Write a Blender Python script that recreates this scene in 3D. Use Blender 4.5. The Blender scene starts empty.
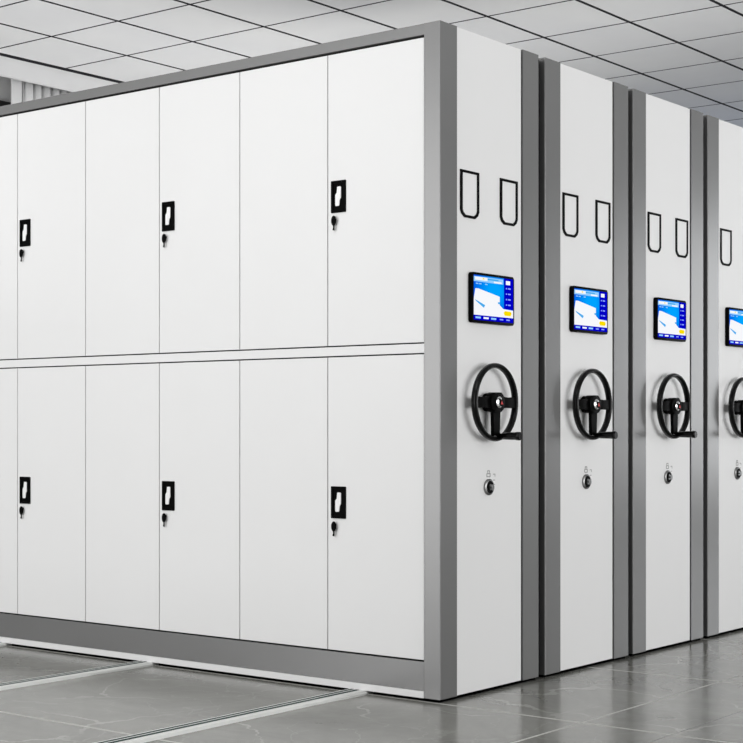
import bpy, bmesh, math, random
from mathutils import Vector, Matrix
random.seed(7)
S = bpy.context.scene
C = S.collection
PI = math.pi

# ------------------------------------------------------------------ materials
def new_mat(name):
    m = bpy.data.materials.new(name); m.use_nodes = True
    return m, m.node_tree.nodes, m.node_tree.links, m.node_tree.nodes['Principled BSDF']

def paint(name, col, rough=0.45, metal=0.0, spec=0.5, var=0.02, scale=9.0, bump=0.0):
    """sheet metal / plastic paint with a faint procedural mottling"""
    m, n, l, b = new_mat(name)
    tc = n.new('ShaderNodeTexCoord'); nz = n.new('ShaderNodeTexNoise')
    nz.inputs['Scale'].default_value = scale; nz.inputs['Detail'].default_value = 3
    l.new(tc.outputs['Object'], nz.inputs['Vector'])
    r = n.new('ShaderNodeValToRGB')
    a = [max(0, c*(1-var)) for c in col]; c2 = [min(1, c*(1+var)) for c in col]
    r.color_ramp.elements[0].position = 0.3; r.color_ramp.elements[0].color = (*a, 1)
    r.color_ramp.elements[1].position = 0.7; r.color_ramp.elements[1].color = (*c2, 1)
    l.new(nz.outputs['Fac'], r.inputs['Fac']); l.new(r.outputs['Color'], b.inputs['Base Color'])
    b.inputs['Roughness'].default_value = rough; b.inputs['Metallic'].default_value = metal
    b.inputs['Specular IOR Level'].default_value = spec
    if bump:
        nb = n.new('ShaderNodeTexNoise'); nb.inputs['Scale'].default_value = 400
        l.new(tc.outputs['Object'], nb.inputs['Vector'])
        bp = n.new('ShaderNodeBump'); bp.inputs['Strength'].default_value = bump; bp.inputs['Distance'].default_value = 0.001
        l.new(nb.outputs['Fac'], bp.inputs['Height']); l.new(bp.outputs['Normal'], b.inputs['Normal'])
    return m

def glow(name, col, strength=1.0, base=(0, 0, 0)):
    m, n, l, b = new_mat(name)
    b.inputs['Base Color'].default_value = (*base, 1)
    b.inputs['Emission Color'].default_value = (*col, 1)
    b.inputs['Emission Strength'].default_value = strength
    b.inputs['Roughness'].default_value = 0.3
    b.inputs['Specular IOR Level'].default_value = 0.0
    return m

WHITE = paint('white_powder_coat', (0.80, 0.80, 0.80), 0.5, spec=0.25, var=0.006, scale=3, bump=0.03)
GREY = paint('grey_powder_coat', (0.235, 0.235, 0.235), 0.27, metal=0.42, spec=0.35, var=0.015, scale=3, bump=0.03)
CARC = paint('carcass_sheet', (0.30, 0.30, 0.30), 0.6, spec=0.2)
BLACK = paint('black_plastic', (0.0015, 0.0015, 0.0015), 0.5, spec=0.03)
GAP_SHADE = paint('black_gap_shade', (0.001, 0.001, 0.001), 1.0, spec=0.0)  # flat black that paints the shade inside gaps
RIMM = paint('black_rim_plastic', (0.002, 0.002, 0.002), 0.25, spec=0.22)
CHROME = paint('chrome', (0.75, 0.75, 0.76), 0.16, metal=1.0)
STEEL = paint('dull_key_steel', (0.22, 0.22, 0.22), 0.32, metal=1.0)
LEVER = paint('white_lever_plastic', (0.86, 0.86, 0.86), 0.35, spec=0.4)
RED = paint('red_badge', (0.55, 0.01, 0.01), 0.4)
SYMBOL = paint('grey_symbol_ink', (0.33, 0.33, 0.33), 0.6, spec=0.1)
CARD = paint('white_card', (0.80, 0.80, 0.80), 0.5, spec=0.3)
RAILW = paint('white_rail_metal', (0.72, 0.73, 0.71), 0.35, spec=0.5)
RAILD = paint('dark_rail_groove', (0.02, 0.042, 0.038), 0.7, spec=0.1)
GRAYTRIM = paint('dark_window_trim', (0.01, 0.01, 0.01), 0.5)
WALLM = paint('wall_plaster', (0.62, 0.62, 0.62), 0.9, spec=0.1, var=0.01)
PELM = paint('smooth_plasterboard', (0.70, 0.70, 0.70), 0.9, spec=0.1, var=0.01)

def curtain_mat():
    m, n, l, b = new_mat('pale_curtain_cloth')
    tc = n.new('ShaderNodeTexCoord'); w = n.new('ShaderNodeTexNoise'); w.inputs['Scale'].default_value = 60
    l.new(tc.outputs['Object'], w.inputs['Vector'])
    r = n.new('ShaderNodeValToRGB'); r.color_ramp.elements[0].color = (0.76, 0.76, 0.76, 1); r.color_ramp.elements[1].color = (0.84, 0.84, 0.84, 1)
    l.new(w.outputs['Fac'], r.inputs['Fac']); l.new(r.outputs['Color'], b.inputs['Base Color'])
    b.inputs['Roughness'].default_value = 0.9
    b.inputs['Specular IOR Level'].default_value = 0.1
    return m
CURT = curtain_mat()

def ceiling_mat():
    m, n, l, b = new_mat('ceiling_tile_board')
    tc = n.new('ShaderNodeTexCoord')
    nz = n.new('ShaderNodeTexNoise'); nz.inputs['Scale'].default_value = 1.2; nz.inputs['Detail'].default_value = 4
    l.new(tc.outputs['Object'], nz.inputs['Vector'])
    r = n.new('ShaderNodeValToRGB')
    r.color_ramp.elements[0].position = 0.35; r.color_ramp.elements[0].color = (0.74, 0.74, 0.745, 1)
    r.color_ramp.elements[1].position = 0.65; r.color_ramp.elements[1].color = (0.79, 0.79, 0.785, 1)
    l.new(nz.outputs['Fac'], r.inputs['Fac']); l.new(r.outputs['Color'], b.inputs['Base Color'])
    b.inputs['Roughness'].default_value = 0.85; b.inputs['Specular IOR Level'].default_value = 0.15
    return m
CEIL = ceiling_mat()
GRID = paint('ceiling_grid_gap', (0.05, 0.05, 0.055), 0.9, spec=0.05)

def floor_mat():
    m, n, l, b = new_mat('polished_grey_marble_tile')
    def math_(op, a, bb=None, c=None):
        k = n.new('ShaderNodeMath'); k.operation = op
        for i, v in enumerate((a, bb, c)):
            if v is None: continue
            if isinstance(v, (int, float)): k.inputs[i].default_value = v
            else: l.new(v, k.inputs[i])
        return k.outputs[0]
    def mix(f, a, bb):
        k = n.new('ShaderNodeMix'); k.data_type = 'RGBA'
        l.new(f, k.inputs['Factor'])
        for s, v in (('A', a), ('B', bb)):
            sock = [i for i in k.inputs if i.name == s and i.type == 'RGBA'][0]
            if isinstance(v, tuple): sock.default_value = (*v, 1)
            else: l.new(v, sock)
        return [o for o in k.outputs if o.type == 'RGBA'][0]
    g = n.new('ShaderNodeNewGeometry'); P = g.outputs['Position']
    sx = n.new('ShaderNodeSeparateXYZ'); l.new(P, sx.inputs[0])
    # clouds
    mp = n.new('ShaderNodeMapping'); mp.inputs['Scale'].default_value = (1.0, 0.55, 1); mp.inputs['Rotation'].default_value = (0, 0, 0.5)
    l.new(P, mp.inputs['Vector'])
    n1 = n.new('ShaderNodeTexNoise'); n1.inputs['Scale'].default_value = 2.6; n1.inputs['Detail'].default_value = 9; n1.inputs['Roughness'].default_value = 0.66; n1.inputs['Distortion'].default_value = 0.8
    l.new(mp.outputs[0], n1.inputs['Vector'])
    r1 = n.new('ShaderNodeValToRGB')
    r1.color_ramp.elements[0].position = 0.30; r1.color_ramp.elements[0].color = (0.165, 0.165, 0.148, 1)
    r1.color_ramp.elements[1].position = 0.72; r1.color_ramp.elements[1].color = (0.275, 0.275, 0.252, 1)
    l.new(n1.outputs['Fac'], r1.inputs['Fac'])
    col = r1.outputs['Color']
    # cracked light veins, only in places
    nd = n.new('ShaderNodeTexNoise'); nd.inputs['Scale'].default_value = 3.2; nd.inputs['Detail'].default_value = 5
    l.new(P, nd.inputs['Vector'])
    va = n.new('ShaderNodeVectorMath'); va.operation = 'MULTIPLY_ADD'
    l.new(nd.outputs['Color'], va.inputs[0]); va.inputs[1].default_value = (0.42, 0.42, 0); l.new(P, va.inputs[2])
    vo = n.new('ShaderNodeTexVoronoi'); vo.feature = 'DISTANCE_TO_EDGE'; vo.inputs['Scale'].default_value = 1.9
    l.new(va.outputs[0], vo.inputs['Vector'])
    line = math_('LESS_THAN', vo.outputs['Distance'], 0.011)
    nm = n.new('ShaderNodeTexNoise'); nm.inputs['Scale'].default_value = 2.3; nm.inputs['Detail'].default_value = 2
    l.new(P, nm.inputs['Vector'])
    mask = n.new('ShaderNodeMapRange'); mask.inputs['From Min'].default_value = 0.46; mask.inputs['From Max'].default_value = 0.62
    l.new(nm.outputs['Fac'], mask.inputs['Value'])
    vf = math_('MULTIPLY', math_('MULTIPLY', line, mask.outputs[0]), 0.55)
    col = mix(vf, col, (0.47, 0.47, 0.44))
    # fine secondary veins
    vo2 = n.new('ShaderNodeTexVoronoi'); vo2.feature = 'DISTANCE_TO_EDGE'; vo2.inputs['Scale'].default_value = 4.7
    l.new(va.outputs[0], vo2.inputs['Vector'])
    l2 = math_('MULTIPLY', math_('MULTIPLY', math_('LESS_THAN', vo2.outputs['Distance'], 0.010), math_('SUBTRACT', 1.0, mask.outputs[0])), 0.22)
    col = mix(l2, col, (0.42, 0.42, 0.40))
    # grout joints
    def joint(axis, off, pitch, w):
        t = math_('DIVIDE', math_('SUBTRACT', sx.outputs[axis], off), pitch)
        fr = math_('ABSOLUTE', math_('SUBTRACT', t, math_('ROUND', t)))
        return math_('LESS_THAN', fr, w/2/pitch)
    j = math_('MAXIMUM', joint(0, -0.001, 1.052, 0.014), joint(1, -0.572, 2.05, 0.011))
    col = mix(math_('MULTIPLY', j, 0.85), col, (0.55, 0.55, 0.52))
    # a hairline dark crack joint along one slab
    dk = math_('LESS_THAN', math_('ABSOLUTE', math_('SUBTRACT', sx.outputs[1], -0.902)), 0.003)
    col = mix(math_('MULTIPLY', dk, 0.55), col, (0.07, 0.07, 0.065))
    l.new(col, b.inputs['Base Color'])
    rr = n.new('ShaderNodeMapRange'); rr.inputs['To Min'].default_value = 0.13; rr.inputs['To Max'].default_value = 0.26
    l.new(n1.outputs['Fac'], rr.inputs['Value'])
    ro = math_('ADD', rr.outputs[0], math_('MULTIPLY', j, 0.35))
    l.new(ro, b.inputs['Roughness'])
    b.inputs['Specular IOR Level'].default_value = 0.45
    return m
FLOOR = floor_mat()

def screen_bg():
    # the picture on the display: azure glow in the middle of a deep blue background
    m, n, l, b = new_mat('display_blue_background')
    tc = n.new('ShaderNodeTexCoord')
    mp = n.new('ShaderNodeMapping'); mp.inputs['Location'].default_value = (-0.10, 0, -0.125); mp.inputs['Scale'].default_value = (5.5, 0.01, 9)
    l.new(tc.outputs['Object'], mp.inputs['Vector'])
    mp.vector_type = 'POINT'
    gr = n.new('ShaderNodeTexGradient'); gr.gradient_type = 'SPHERICAL'
    mp2 = n.new('ShaderNodeMapping'); mp2.inputs['Location'].default_value = (-0.75, 0, -1.0)
    mp.inputs['Location'].default_value = (0, 0, 0)
    l.new(mp.outputs[0], mp2.inputs['Vector']); l.new(mp2.outputs[0], gr.inputs['Vector'])
    r = n.new('ShaderNodeValToRGB')
    r.color_ramp.elements[0].color = (0.0, 0.015, 0.70, 1)
    r.color_ramp.elements[1].color = (0.0, 0.36, 1.0, 1); r.color_ramp.elements[1].position = 0.8
    l.new(gr.outputs['Fac'], r.inputs['Fac'])
    b.inputs['Base Color'].default_value = (0, 0, 0, 1)
    l.new(r.outputs['Color'], b.inputs['Emission Color'])
    b.inputs['Emission Strength'].default_value = 1.0
    b.inputs['Roughness'].default_value = 0.3; b.inputs['Specular IOR Level'].default_value = 0.0
    return m
SCR = [screen_bg(), glow('display_white', (0.93, 0.94, 0.97)), glow('display_deep_blue', (0.0, 0.0, 0.55)),
       glow('display_yellow', (0.95, 0.72, 0.0)), glow('display_pale_blue', (0.30, 0.62, 1.0)), glow('display_mid_blue', (0.05, 0.40, 0.85)),
       glow('display_icon_blue', (0.25, 0.35, 0.95))]

# ------------------------------------------------------------------ mesh helpers
def obj(name, bm, mat, parent=None, loc=None, smooth=False):
    me = bpy.data.meshes.new(name)
    bmesh.ops.recalc_face_normals(bm, faces=bm.faces)
    bm.to_mesh(me); bm.free()
    for mm in (mat if isinstance(mat, list) else [mat]): me.materials.append(mm)
    if smooth:
        me.polygons.foreach_set('use_smooth', [True]*len(me.polygons))
        me.set_sharp_from_angle(angle=math.radians(40))
    o = bpy.data.objects.new(name, me); C.objects.link(o)
    if parent: o.parent = parent
    if loc: o.location = loc
    return o

def box(bm, x0, x1, y0, y1, z0, z1, bev=0.0, seg=2):
    r = bmesh.ops.create_cube(bm, size=1)
    vs = r['verts']
    for v in vs:
        v.co = Vector(((x0+x1)/2 + v.co.x*(x1-x0), (y0+y1)/2 + v.co.y*(y1-y0), (z0+z1)/2 + v.co.z*(z1-z0)))
    if bev:
        es = list({e for v in vs for e in v.link_edges})
        bmesh.ops.bevel(bm, geom=es, offset=bev, segments=seg, affect='EDGES', profile=0.5)

def prism(bm, pts, axis, a, b, mi=0, bev=0.0):
    """closed outline pts (2D) extruded along axis from a to b. axis 'y': pts=(x,z); 'x': pts=(y,z); 'z': pts=(x,y)"""
    def mk(p, t):
        return {'y': (p[0], t, p[1]), 'x': (t, p[0], p[1]), 'z': (p[0], p[1], t)}[axis]
    va = [bm.verts.new(mk(p, a)) for p in pts]; vb = [bm.verts.new(mk(p, b)) for p in pts]
    fs = [bm.faces.new(va), bm.faces.new(vb[::-1])]
    k = len(pts)
    for i in range(k):
        fs.append(bm.faces.new((va[i], vb[i], vb[(i+1) % k], va[(i+1) % k])))
    for f in fs: f.material_index = mi
    if bev:
        es = list(set(fs[0].edges) | set(fs[1].edges))
        bmesh.ops.bevel(bm, geom=es, offset=bev, segments=2, affect='EDGES', profile=0.5)

def ring_prism(bm, outer, inner, axis, a, b):
    def mk(p, t):
        return {'y': (p[0], t, p[1]), 'x': (t, p[0], p[1]), 'z': (p[0], p[1], t)}[axis]
    L = [[bm.verts.new(mk(p, t)) for p in ps] for ps in (outer, inner) for t in (a, b)]
    oa, ob, ia, ib = L; k = len(outer)
    for i in range(k):
        j = (i+1) % k
        bm.faces.new((oa[i], oa[j], ia[j], ia[i])); bm.faces.new((ob[i], ib[i], ib[j], ob[j]))
        bm.faces.new((oa[i], ob[i], ob[j], oa[j])); bm.faces.new((ia[i], ia[j], ib[j], ib[i]))

def rrect(x0, x1, z0, z1, r, n=5):
    pts = []
    for cx, cz, a0 in ((x1-r, z1-r, 0), (x0+r, z1-r, PI/2), (x0+r, z0+r, PI), (x1-r, z0+r, 1.5*PI)):
        for i in range(n+1):
            a = a0 + i*PI/2/n; pts.append((cx+r*math.cos(a), cz+r*math.sin(a)))
    return pts

def cyl(bm, p0, p1, r0, r1=None, n=24, cap=True):
    r1 = r0 if r1 is None else r1
    p0 = Vector(p0); p1 = Vector(p1); d = (p1-p0); q = d.to_track_quat('Z', 'Y').to_matrix()
    rings = []
    for p, r in ((p0, r0), (p1, r1)):
        rings.append([bm.verts.new(p + q @ Vector((r*math.cos(2*PI*i/n), r*math.sin(2*PI*i/n), 0))) for i in range(n)])
    for i in range(n):
        bm.faces.new((rings[0][i], rings[0][(i+1) % n], rings[1][(i+1) % n], rings[1][i]))
    if cap: bm.faces.new(rings[0][::-1]); bm.faces.new(rings[1])

def lathe(bm, origin, prof, n=32, sx=1.0, sz=1.0):
    """revolve prof [(radius, y)] round the y axis at origin"""
    rings = []
    for r, y in prof:
        if r < 1e-6: rings.append([bm.verts.new((origin[0], origin[1]+y, origin[2]))])
        else: rings.append([bm.verts.new((origin[0]+sx*r*math.cos(2*PI*i/n), origin[1]+y, origin[2]+sz*r*math.sin(2*PI*i/n))) for i in range(n)])
    for a, b in zip(rings, rings[1:]):
        for i in range(n):
            j = (i+1) % n
            if len(a) == 1 and len(b) == 1: continue
            if len(a) == 1: bm.faces.new((a[0], b[i], b[j]))
            elif len(b) == 1: bm.faces.new((a[i], b[0], a[j]))
            else: bm.faces.new((a[i], b[i], b[j], a[j]))

def torus(bm, c, R, r, d, n=72, m=20):
    vs = []
    for i in range(n):
        a = 2*PI*i/n
        vs.append([bm.verts.new((c[0]+(R+r*math.cos(2*PI*j/m))*math.cos(a), c[1]+d*math.sin(2*PI*j/m), c[2]+(R+r*math.cos(2*PI*j/m))*math.sin(a))) for j in range(m)])
    for i in range(n):
        for j in range(m):
            bm.faces.new((vs[i][j], vs[(i+1) % n][j], vs[(i+1) % n][(j+1) % m], vs[i][(j+1) % m]))

B = bmesh.new
def thing(name, label, cat, loc=(0, 0, 0), group=None):
    o = bpy.data.objects.new(name, None); C.objects.link(o); o.location = loc
    o.empty_display_size = 0.2
    o['label'] = label; o['category'] = cat
    if group: o['group'] = group
    return o
def tag(o, label, cat, group=None):
    o['label'] = label; o['category'] = cat
    if group: o['group'] = group
    return o
def struct(name, bm, mat, parent=None):
    o = obj(name, bm, mat, parent)
    if not parent: o['kind'] = 'structure'
    return o

# ------------------------------------------------------------------ dimensions
LEN = 2.82            # length of a row
DEP = 0.657           # depth of a row
TOP = 2.412
ZB = 0.012            # underside of the posts
PITCH = 0.708
RAILS = (0.328, 1.440, 2.370)
RW, RH = 0.082, 0.0118

# ------------------------------------------------------------------ the setting
bm = B(); box(bm, -4.0, 12, -4.0, 5.3, -0.1, 0.0)
struct('floor', bm, FLOOR)

CZ = 3.341; TX, TY = 0.6182, 0.5857; X0, YB = 1.780, 4.741
bm = B()
gx, gy = 0.0085, 0.0125
for i in range(-9, 17):
    for j in range(-14, 0):
        x0, x1 = X0+i*TX+gx, X0+(i+1)*TX-gx
        y0, y1 = YB+j*TY+gy, YB+(j+1)*TY-gy
        lo = [(x0, y0, CZ), (x1, y0, CZ), (x1, y1, CZ), (x0, y1, CZ)]
        up = [(p[0], p[1], CZ+0.008) for p in lo]
        a = [bm.verts.new(p) for p in lo]; b = [bm.verts.new(p) for p in up]
        bm.faces.new(a)
        for k in range(4): bm.faces.new((a[k], a[(k+1) % 4], b[(k+1) % 4], b[k])).material_index = 1
n0 = len(bm.faces)
box(bm, X0-9*TX, X0+17*TX, YB-14*TY, YB+0.03, CZ+0.008, CZ+0.08); box(bm, X0-9*TX, X0+17*TX, YB+0.014, YB+0.03, CZ-0.013, CZ+0.008)
bm.faces.ensure_lookup_table()
for f in bm.faces[n0:]: f.material_index = 1
struct('ceiling', bm, [CEIL, GRID])

# curtain box (dropped edge of the ceiling) and the wall behind it
bm = B(); box(bm, -5, 11, YB+0.006, YB+0.030, 3.204, CZ-0.0135)
struct('trim_1', bm, PELM)
bm = B()
WY = 5.02
box(bm, -4, -0.6, WY, WY+0.2, 0, CZ+0.08); box(bm, 2.19, 12, WY, WY+0.2, 0, CZ+0.08)
box(bm, -0.6, 2.19, WY, WY+0.2, 3.112, CZ+0.08); box(bm, -0.6, 2.19, WY, WY+0.2, 0, 0.9)
struct('wall_back', bm, WALLM)
bm = B(); box(bm, 11.3, 11.5, -0.8, WY, 0, CZ+0.08)
struct('wall_right', bm, WALLM)
# window under the wall head: dark frame and its glass
w = obj('window_1', (lambda b_: (ring_prism(b_, [(-0.598, 0.902), (2.188, 0.902), (2.188, 3.110), (-0.598, 3.110)],
        [(-0.53, 0.97), (2.12, 0.97), (2.12, 3.042), (-0.53, 3.042)], 'y', WY-0.02, WY+0.1), box(b_, 0.68, 0.74, WY, WY+0.08, 0.97, 3.042), b_)[-1])(B()), GRAYTRIM)
w['kind'] = 'structure'
gl, n, l, b = new_mat('window_glass_tinted')
b.inputs['Base Color'].default_value = (0.25, 0.28, 0.3, 1); b.inputs['Roughness'].default_value = 0.05; b.inputs['Transmission Weight'].default_value = 0.9
bm = B(); box(bm, -0.53, 2.12, WY+0.03, WY+0.04, 0.97, 3.042)
obj('window_pane', bm, gl, w)
# pale post between the window and the curtain
bm = B(); box(bm, 2.062, 2.143, WY-0.15, WY-0.135, 0, 3.30, 0.004)
struct('trim_2', bm, PELM)

# pleated curtain
bm = B()
N = 700; xs0, xs1 = 2.150, 5.2
prev = None
for i in range(N+1):
    t = i/N; x = xs0+(xs1-xs0)*t
    ph = 2*PI*(x-xs0)/0.070 + 0.9*math.sin(x*7.3) + 0.5*math.sin(x*17.1)
    y = YB+0.145 + 0.036*math.sin(ph) + 0.006*math.sin(3*ph+1)
    xx = x + 0.008*math.cos(ph)
    col = [bm.verts.new((xx + 0.002*math.sin(z*3+x*5), y + 0.004*math.sin(z*2.3+x*9), z)) for z in (0.03, 0.8, 1.6, 2.4, 3.0, 3.31)]
    if prev:
        for k in range(5): bm.faces.new((prev[k], col[k], col[k+1], prev[k+1]))
    prev = col
cu = obj('curtain', bm, CURT, smooth=True)
sm = cu.modifiers.new('thick', 'SOLIDIFY'); sm.thickness = 0.003
tag(cu, 'pale pleated curtain hanging under the ceiling edge behind the shelving', 'curtain')

# ------------------------------------------------------------------ floor rails
def rail(y, label):
    r = thing('floor_rail', label, 'rail', (0, y, 0), 'floor rails of the mobile shelving')
    xa, xb = -3.3, 2.95
    bm = B()
    # track body: a flat channel with upright ridge
    g = RH-0.0015
    prof = [(0, 0), (0.003, RH-0.0015), (0.006, RH), (0.029, RH), (0.0295, g), (0.0505, g), (0.051, RH), (0.056, RH), (0.0565, g),
            (0.0735, g), (0.074, RH), (RW-0.003, RH), (RW, RH-0.003), (RW, 0)]
    prism(bm, prof, 'x', xa, xb)
    obj('rail_channel', bm, RAILW, r)
    bm = B()
    box(bm, xa+0.002, xb-0.002, 0.0297, 0.0503, g-0.0001, g+0.0007); box(bm, xa+0.002, xb-0.002, 0.0567, 0.0733, g-0.0001, g+0.0007)
    obj('groove_strip', bm, RAILD, r)
    # rounded foot of the ramp edge that closes against the unit
    bm = B()
    pts = [(-0.34, 0.0)]
    for i in range(13):
        a = -PI/2 + i*PI/2/12
        pts.append((-0.045+0.04*math.cos(a), -0.004+0.012*math.sin(a)))
    pts += [(-0.005, 0.0)]
    prism(bm, [(p[0], p[1]) for p in pts], 'z', 0.0005, 0.0085)
    obj('end_ramp', bm, RAILW, r)
    return r
rail(RAILS[0], 'white grooved floor rail nearest the grey corner post, in the foreground')
rail(RAILS[1], 'middle white floor rail running out from under the shelving front')
rail(RAILS[2], 'farthest floor rail, only its white end showing at the left edge')

# ------------------------------------------------------------------ one row of mobile shelving
DOORW = 0.446; SEAM = 0.0021; Y0 = 0.0725
XD = 0.0045           # door front plane (a touch behind the posts)

def lock_set(door, ys, zc, keyoff):
    """lock plate, lever and key at the opening edge ys of a door"""
    ya, yb = ys-0.0885, ys-0.0185
    za, zb = zc-0.0585, zc+0.0605
    xf = XD-0.004
    bm = B()
    # recessed plate: rim and back
    ring_prism(bm, rrect(ya, yb, za, zb, 0.003), rrect(ya+0.010, yb-0.010, za+0.010, zb-0.010, 0.002), 'x', xf, XD+0.001)
    box(bm, XD-0.001, XD+0.0005, ya+0.009, yb-0.009, za+0.009, zb-0.009)
    obj('lock_plate', bm, BLACK, door)
    c = (ya+yb)/2 + 0.003
    c = (ya+yb)/2
    c -= 0.003
    h = [(c+0.006, zc+0.038), (c-0.007, zc+0.038), (c-0.010, zc+0.035), (c-0.010, zc-0.004), (c-0.003, zc-0.012), (c-0.002, zc-0.031),
         (c+0.001, zc-0.034), (c+0.014, zc-0.034), (c+0.017, zc-0.031), (c+0.017, zc+0.008), (c+0.009, zc+0.015), (c+0.008, zc+0.036)]
    bm = B(); prism(bm, h, 'x', xf-0.0005, XD-0.0012, bev=0.0008)
    obj('lever', bm, LEVER, door)
    kz = za-0.030; ky = yb-0.0185
    bm = B()
    cyl(bm, (XD+0.001, ky, kz+0.006), (xf-0.004, ky, kz+0.006), 0.0055, n=16)
    n_ = 20
    prism(bm, [(ky+0.0115*math.cos(2*PI*i/n_), kz+0.019*math.sin(2*PI*i/n_)) for i in range(n_)], 'x', xf-0.008, xf-0.0035, bev=0.0012)
    m0 = len(bm.faces)
    prism(bm, [(ky-0.0035, kz-0.017), (ky+0.003, kz-0.017), (ky+0.003, kz-0.028), (ky+0.005, kz-0.030), (ky+0.005, kz-0.035), (ky-0.0035, kz-0.037)], 'x', xf-0.0065, xf-0.005)
    bm.faces.ensure_lookup_table()
    for f in bm.faces[m0:]: f.material_index = 1
    obj('key', bm, [BLACK, STEEL], door)

def make_row(label, doors, pw=0.105, px=0.534, dep=0.657, fo=0.0):
    r = thing('mobile_shelving_unit', label, 'shelving unit', (0, 0, 0), 'mobile shelving units in a row')
    # carcass behind doors and end panel
    bm = B(); box(bm, 0.026, dep-0.004, 0.03, LEN-0.03, 0.015, 2.40)
    obj('carcass', bm, CARC if doors else WHITE, r)
    # near end corner posts (L sections with folded edges) and far end posts
    bm = B(); L = [(0, 0), (pw, 0), (pw, 0.024), (0.0255, 0.024), (0.0255, 0.069), (0, 0.069)]
    prism(bm, L, 'z', ZB, TOP)
    bm.edges.ensure_lookup_table()
    ve = [e for e in bm.edges if abs(e.verts[0].co.z-e.verts[1].co.z) > 1 and min(e.verts[0].co.x, 1) < 0.001 and e.verts[0].co.y < 0.001]
    bmesh.ops.bevel(bm, geom=ve, offset=0.003, segments=3, affect='EDGES', profile=0.5)
    obj('corner_post', bm, GREY, r)
    bm = B(); L = [(px+0.009, 0), (dep, 0), (dep, 0.069), (dep-0.02, 0.069), (dep-0.02, 0.024), (px+0.009, 0.024)]
    prism(bm, L, 'z', ZB, TOP)
    ve = [e for e in bm.edges if abs(e.verts[0].co.z-e.verts[1].co.z) > 1 and e.verts[0].co.x > dep-0.001 and e.verts[0].co.y < 0.001]
    bmesh.ops.bevel(bm, geom=ve, offset=0.003, segments=3, affect='EDGES', profile=0.5)
    obj('corner_post', bm, GREY, r)
    for xa, xb in ((0, 0.10), (dep-0.10, dep)):
        bm = B(); box(bm, xa, xb, LEN-0.029, LEN, ZB, TOP, 0.002)
        obj('corner_post', bm, GREY, r)
    # end panels
    bm = B(); box(bm, pw+0.0005, px+0.001, 0.003, 0.028, ZB+0.001, TOP-0.001, 0.0015)
    obj('end_panel', bm, WHITE, r)
    bm = B(); box(bm, 0.10, dep-0.10, LEN-0.028, LEN-0.004, ZB, TOP-0.001)
    obj('end_panel', bm, WHITE, r)
    # top beams and cover
    bm = B(); box(bm, 0.0005, 0.0255, 0.0695, LEN-0.03, 2.372, TOP, 0.0015)
    obj('top_beam', bm, GREY, r)
    bm = B(); box(bm, dep-0.0035, dep, 0.0695, LEN-0.03, 2.372, TOP)
    obj('top_beam', bm, GREY, r)
    bm = B(); box(bm, 0.026, dep-0.004, 0.029, LEN-0.03, 2.4005, TOP-0.002)
    obj('top_cover', bm, GREY, r)
    # plinth, white base strip and black base blocks painting the shadow gap
    bm = B(); box(bm, 0.0005, 0.0255, 0.0695, LEN-0.03, 0.0365, 0.1405, 0.0012)
    obj('plinth', bm, GREY, r)
    bm = B(); box(bm, -0.003, 0.0255, 0.0695, LEN-0.03, ZB-0.0005, 0.036, 0.001)
    obj('base_strip', bm, WHITE, r)
    bm = B(); ys = [0.012]
    for q in RAILS: ys += [q-0.022, q+RW+0.006]
    ys += [LEN-0.01]
    for a, b_ in zip(ys[0::2], ys[1::2]): box(bm, 0.010, dep-0.006, a, b_, 0.0008, ZB)
    box(bm, 0.010, dep-0.006, 0.012, LEN-0.01, ZB-0.0015, ZB+0.003)
    obj('shadow_base', bm, GAP_SHADE, r)
    # black strip down the back edge, shade painted into the gap to the next row
    bm = B(); box(bm, dep, dep+0.024, 0.012, 0.05, ZB, TOP-0.012, 0.002)
    obj('row_gap_shade', bm, GAP_SHADE, r)
    # groove beside the rear post, its shade laid in as a black strip
    bm = B(); box(bm, px+0.0015, px+0.0085, 0.016, 0.029, ZB, TOP-0.001)
    obj('groove_shade', bm, GAP_SHADE, r)
    if doors:
        bm = B(); box(bm, XD, 0.0255, Y0-0.002, LEN-0.035, 1.2405, 1.2735, 0.001)
        obj('middle_rail', bm, WHITE, r)
        bm = B(); box(bm, 0.0215, 0.0258, 0.070, LEN-0.035, 0.1408, 0.155); box(bm, 0.0215, 0.0258, 0.070, LEN-0.035, 1.228, 1.286); box(bm, 0.0215, 0.0258, 0.070, LEN-0.035, 2.355, 2.3715)
        obj('door_gap_shade', bm, GAP_SHADE, r)  # black strips stand in for shade in the gaps above and below doors
        for k in range(6):
            ya = 0.0715+k*DOORW + SEAM; yb = 0.0715+(k+1)*DOORW - SEAM
            for zi, (za, zb) in enumerate(((0.1462, 1.2355), (1.2785, 2.3635))):
                bm = B(); box(bm, XD, 0.0205, ya, yb, za, zb, 0.0012)
                d = obj('door', bm, WHITE, r)
                if k % 2 == 0:
                    lock_set(d, yb+SEAM, (0.695, 1.831)[zi], 0)
        bm = B(); 
        for k in range(0, 7): 
            yy = 0.0715+k*DOORW
            box(bm, 0.008, 0.0258, yy-0.0012 if k else yy-0.001, yy+0.0012, 0.147, 1.235); box(bm, 0.008, 0.0258, yy-0.0012 if k else yy-0.001, yy+0.0012, 1.279, 2.365)
        obj('upright_frame', bm, CARC, r)

    # ---- fittings on the end panel (panel face at y = 0.003, looking towards -y)
    PY = 0.003
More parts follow.
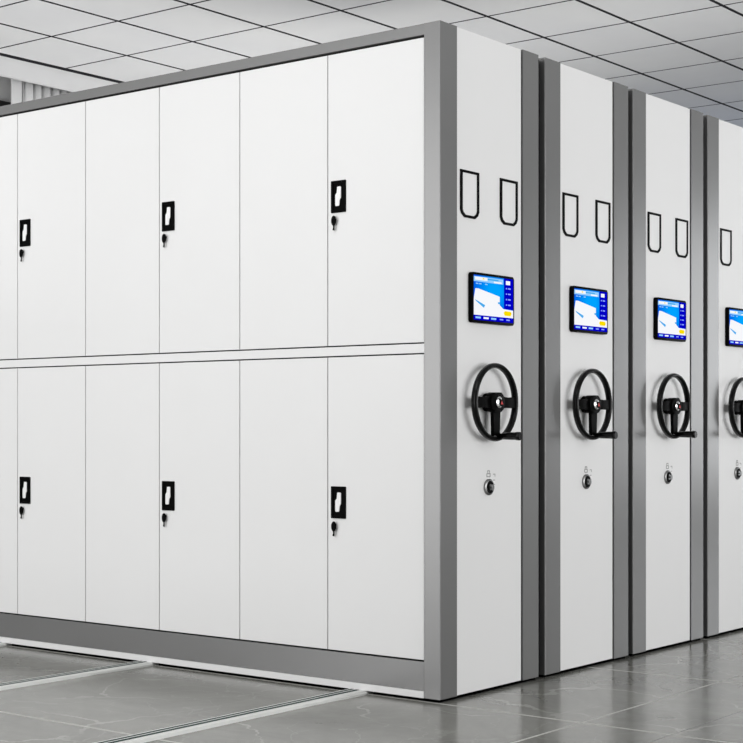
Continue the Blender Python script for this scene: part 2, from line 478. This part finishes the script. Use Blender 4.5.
    for xa, xb in ((0.127+fo, 0.247+fo), (0.387+fo, 0.507+fo)):
        def shape(x0, x1, z0, z1, c):
            return [(x0, z1), (x1, z1), (x1, z0+c), (x1-c*0.3, z0+c*0.45), (x1-c, z0), (x0+c, z0), (x0+c*0.3, z0+c*0.45), (x0, z0+c)]
        wa, w_ = 0.0135, 0.0095
        bm = B(); ring_prism(bm, shape(xa, xb, 1.733, 1.904, 0.026), shape(xa+wa, xb-wa, 1.733+w_, 1.904-w_, 0.019), 'y', PY-0.004, PY)
        h = obj('card_holder', bm, BLACK, r)
        bm = B(); prism(bm, shape(xa+0.009, xb-0.009, 1.741, 1.896, 0.02), 'y', PY-0.0015, PY-0.0001)
        obj('card_window', bm, CARD, h)
    # display
    bm = B(); prism(bm, rrect(0.180+fo, 0.459+fo, 1.3555, 1.538, 0.010), 'y', PY-0.018, PY, bev=0.0025)
    t = obj('display', bm, BLACK, r, smooth=True)
    sx0, sx1, sz0, sz1 = 0.189+fo, 0.451+fo, 1.3655, 1.5285
    ox, oy, oz = sx0, PY-0.0183, sz0
    W_, H_ = sx1-sx0, sz1-sz0
    bm = B()
    def q(pts, mi, lift):   # pts in screen units, v down from the top
        f = bm.faces.new([bm.verts.new((u*W_, -lift*0.00012, (1-v)*H_)) for u, v in pts]); f.material_index = mi
    def rc(u0, u1, v0, v1, mi, lift): q([(u0, v0), (u1, v0), (u1, v1), (u0, v1)], mi, lift)
    rc(0, 1, 0, 1, 0, 0)
    rc(0.76, 1, 0.0, 0.70, 2, 1)                                    # menu column
    q([(0.04, 0.30), (0.12, 0.30), (0.65, 0.43), (0.65, 0.62), (0.74, 0.70), (1.0, 0.715), (1.0, 0.89), (0.0, 0.89), (0.0, 0.52)], 1, 2)   # photo of white shelving
    q([(0.03, 0.545), (0.28, 0.655), (0.25, 0.72), (0.05, 0.58)], 5, 3)
    q([(0.60, 0.56), (0.66, 0.55), (0.66, 0.60), (0.61, 0.60)], 5, 3)
    rc(0, 1, 0.89, 1, 2, 3)
    rc(0.0, 0.74, 0.03, 0.145, 4, 1); rc(0.03, 0.34, 0.04, 0.11, 1, 2); rc(0.50, 0.70, 0.10, 0.135, 1, 2); rc(0.34, 0.62, 0.055, 0.085, 5, 2)
    rc(0.22, 0.26, 0.055, 0.085, 3, 3)
    for a in (0.05, 0.13, 0.28): rc(a, a+0.06, 0.175, 0.20, 4, 1)
    rc(0.81, 0.92, 0.05, 0.14, 1, 2)
    for k in range(4):
        v = 0.21+k*0.125
        rc(0.81, 0.84, v, v+0.03, 6, 2); rc(0.865, 0.935, v, v+0.03, 6, 2)
    q([(0.78, 0.745), (0.93, 0.745), (0.96, 0.79), (0.93, 0.85), (0.78, 0.85), (0.75, 0.79)], 3, 3)
    for a, c_ in ((0.04, 4), (0.24, 1), (0.43, 4)): rc(a, a+0.13, 0.925, 0.965, c_, 4)
    for a in (0.65, 0.82): rc(a, a+0.09, 0.93, 0.96, 6, 4)
    s = obj('screen', bm, SCR, t, loc=(ox, oy, oz))
    # steering wheel
    wx, wz = 0.298+fo, 1.067; wy = -0.036
    bm = B(); torus(bm, (wx, wy, wz), 0.1345, 0.0095, 0.0135)
    wh = obj('steering_wheel', bm, RIMM, r, smooth=True)
    bm = B(); lathe(bm, (wx, 0, wz), [(0, PY), (0.034, PY), (0.034, -0.003), (0.020, -0.009), (0.017, -0.020), (0.0, -0.020)])
    obj('column', bm, BLACK, wh, smooth=True)
    bm = B()
    o8 = []
    for i in range(40):
        a = 2*PI*i/40; sq = (abs(math.cos(a))**3.2+abs(math.sin(a))**3.2)**(-1/3.2)
        o8.append((wx+0.045*sq*math.cos(a), wz+0.036*sq*math.sin(a)))
    prism(bm, o8, 'y', -0.050, -0.020, bev=0.006)
    obj('hub', bm, BLACK, wh, smooth=True)
    def spoke(pts, y0=-0.044, y1=-0.030):
        bm = B(); prism(bm, pts, 'y', y0, y1, bev=0.002); obj('spoke', bm, BLACK, wh, smooth=True)
    for s_ in (-1, 1):
        spoke([(wx+s_*0.038, wz+0.022), (wx+s_*0.08, wz+0.018), (wx+s_*0.124, wz+0.020), (wx+s_*0.124, wz-0.022), (wx+s_*0.08, wz-0.018), (wx+s_*0.038, wz-0.022)])
    spoke([(wx-0.026, wz-0.028), (wx+0.026, wz-0.028), (wx+0.019, wz-0.08), (wx+0.021, wz-0.124), (wx-0.021, wz-0.124), (wx-0.019, wz-0.08)])
    bm = B(); lathe(bm, (wx+0.002, -0.050, wz), [(0.0, 0.0), (0.021, 0.0), (0.021, -0.004), (0.017, -0.007), (0.0, -0.008)])
    em = obj('emblem', bm, CHROME, wh, smooth=True)
    em['label'] = 'round silver badge with a black and red shield'
    bm = B()
    sh = [(-0.012, 0.012), (0.012, 0.012), (0.013, -0.002), (0.007, -0.011), (0.0, -0.014), (-0.007, -0.011), (-0.013, -0.002)]
    prism(bm, [(wx+0.006+p[0]*0.95, wz-0.001+p[1]) for p in sh], 'y', -0.0600, -0.0574)
    k0 = len(bm.faces)
    prism(bm, [(wx+0.008+p[0], wz-0.002+p[1]) for p in [(0, 0.008), (0.008, -0.006), (-0.007, -0.006)]], 'y', -0.0606, -0.0600)
    bm.faces.ensure_lookup_table()
    for f in bm.faces[k0:]: f.material_index = 1
    obj('shield', bm, [BLACK, RED], wh)
    # crank handle standing out from the rim at the bottom
    kx, kz = wx+0.022, wz-0.124
    bm = B(); lathe(bm, (kx, 0, kz), [(0, -0.034), (0.010, -0.034), (0.010, -0.052), (0.0130, -0.056), (0.0140, -0.09), (0.0145, -0.113), (0.0155, -0.115), (0.0155, -0.128), (0.0135, -0.131), (0, -0.131)], n=24)
    obj('crank_handle', bm, RIMM, wh, smooth=True)
    # lock with its key
    lx, lz = 0.311+fo, 0.755
    bm = B(); lathe(bm, (lx, PY, lz), [(0.0305, 0.0), (0.0305, -0.006), (0.026, -0.009), (0.021, -0.009), (0.019, -0.005), (0.0, -0.005)], sx=1.0, sz=0.98)
    lk = obj('panel_lock', bm, STEEL, r, smooth=True)
    bm = B(); lathe(bm, (lx, PY-0.004, lz), [(0.0235, -0.0050), (0.023, -0.0065), (0.0125, -0.0065), (0.012, -0.0012)])
    obj('lock_ring', bm, BLACK, lk, smooth=True)
    bm = B(); lathe(bm, (lx, PY-0.004, lz), [(0.0115, -0.001), (0.0115, -0.008), (0.0, -0.008)])
    obj('cylinder', bm, STEEL, lk, smooth=True)
    bm = B()
    prism(bm, [(lx+0.009*math.cos(a*PI/8)+0.001, lz-0.001+0.012*math.sin(a*PI/8)) for a in range(16)], 'y', -0.018, -0.0155, bev=0.0008)
    box(bm, lx-0.002, lx+0.004, -0.016, -0.008, lz-0.004, lz+0.003)
    obj('key', bm, STEEL, lk)
    # closed and open padlock symbols printed above the lock
    bm = B(); y1, y0 = PY, PY-0.0006
    ring_prism(bm, rrect(0.299+fo, 0.325+fo, 0.791, 0.806, 0.002, 2), rrect(0.304+fo, 0.320+fo, 0.7945, 0.8025, 0.001, 2), 'y', y0, y1)
    ring_prism(bm, rrect(0.303+fo, 0.321+fo, 0.806, 0.817, 0.004, 2), rrect(0.307+fo, 0.317+fo, 0.8065, 0.813, 0.003, 2), 'y', y0, y1)
    box(bm, 0.342+fo, 0.357+fo, y0, y1, 0.800, 0.803); box(bm, 0.354+fo, 0.357+fo, y0, y1, 0.792, 0.803); box(bm, 0.342+fo, 0.355+fo, y0, y1, 0.778, 0.781); box(bm, 0.346+fo, 0.355+fo, y0, y1, 0.762, 0.7645)
    obj('lock_symbol', bm, SYMBOL, r)
    return r

row1 = make_row('nearest mobile shelving unit, whose long white locker-door front faces the left', True)
row2 = make_row('second mobile shelving unit from the front, right behind the one with locker doors', False, 0.115, 0.536, 0.668, 0.007)
row2.location.x = 0.703

def copy_tree(o, parent=None):
    c = o.copy(); C.objects.link(c); c.parent = parent
    for ch in list(o.children): copy_tree(ch, c)
    return c
for x, lab in ((1.411, 'third mobile shelving unit from the front, the last whose whole end panel shows'),
               (2.124, 'farthest mobile shelving unit, cut off by the right edge of the picture')):
    c = copy_tree(row2); c.location.x = x; c['label'] = lab

# ------------------------------------------------------------------ light
W = bpy.data.worlds.new('World'); S.world = W; W.use_nodes = True
n, l = W.node_tree.nodes, W.node_tree.links
bg = n['Background']
tc = n.new('ShaderNodeTexCoord'); sp = n.new('ShaderNodeSeparateXYZ'); l.new(tc.outputs['Generated'], sp.inputs[0])
rp = n.new('ShaderNodeValToRGB')   # pale sky above the horizon, brighter fill added below it to lift the ceiling
mr = n.new('ShaderNodeMapRange'); mr.inputs['From Min'].default_value = -1; mr.inputs['From Max'].default_value = 1
l.new(sp.outputs['Z'], mr.inputs['Value']); l.new(mr.outputs[0], rp.inputs['Fac'])
SKY = 0.10; LOW_FILL = 0.36
rp.color_ramp.elements[0].color = (LOW_FILL, LOW_FILL, LOW_FILL, 1); rp.color_ramp.elements[0].position = 0.49
rp.color_ramp.elements[1].color = (SKY, SKY, SKY, 1); rp.color_ramp.elements[1].position = 0.51
l.new(rp.outputs['Color'], bg.inputs['Color']); bg.inputs['Strength'].default_value = 1.0

def area(name, loc, target, sx, sy, power, col=(1, 1, 1)):
    d = bpy.data.lights.new(name, 'AREA'); d.shape = 'RECTANGLE'; d.size = sx; d.size_y = sy; d.energy = power; d.color = col
    o = bpy.data.objects.new(name, d); C.objects.link(o); o.location = loc
    o.rotation_euler = (Vector(target)-Vector(loc)).to_track_quat('-Z', 'Y').to_euler()
    return o
LIGHTS = [
 ('fill_left', (-6.8, 2.8, 1.8), (0, 2.4, 1.5), 7.5, 4.2, 345, (1, 1, 1)),  # unseen soft fill added for the door fronts
 ('fill_front', (1.8, -6.8, 1.7), (1.9, 0, 1.7), 7.0, 3.0, 318, (1, 1, 1)),  # area light added out of view to brighten the end panels
 ('fill_far', (11.2, -2.9, 1.8), (4.0, -1.0, 1.9), 4.0, 2.8, 125, (0.96, 0.98, 1.0)),  # added so the farther posts catch a brighter reflection
 ('ceiling_fill_left', (0.8, 3.85, 1.4), (0.8, 3.85, 3.3), 6.0, 1.6, 42, (1, 1, 1)),  # hidden upward fill, added to brighten the ceiling at left
 ('ceiling_fill_middle', (3.25, 1.7, 1.7), (3.25, 1.7, 3.3), 0.75, 4.0, 16, (1, 1, 1)),  # added behind the last row to lift the middle of the ceiling
 ('ceiling_fill_right', (8.0, 2.4, 1.3), (8.0, 2.4, 3.3), 3.0, 4.0, 9, (0.3, 0.5, 1.0)),  # weak blue fill added to tint the ceiling at right
 ('floor_fill', (-1.9, 0.6, 3.3), (-1.9, 1.0, 0.0), 1.2, 3.0, 44, (1, 1, 1)),  # overhead fill added to lighten the foreground floor
]
for a_ in LIGHTS: area(*a_)

# ------------------------------------------------------------------ camera
cam = bpy.data.cameras.new('Camera'); co = bpy.data.objects.new('Camera', cam); C.objects.link(co)
co.location = (-4.4954, -3.1978, 0.981)
fw = Vector((0.78868, 0.61481, 0))
co.rotation_euler = fw.to_track_quat('-Z', 'Y').to_euler()
cam.sensor_fit = 'HORIZONTAL'; cam.sensor_width = 36; cam.lens = 1561.8/743*36
cam.shift_y = 54.2/743
cam.clip_end = 100
S.camera = co
S.view_settings.view_transform = 'Standard'; S.view_settings.look = 'None'; S.view_settings.gamma = 1
S.view_settings.exposure = 0.0
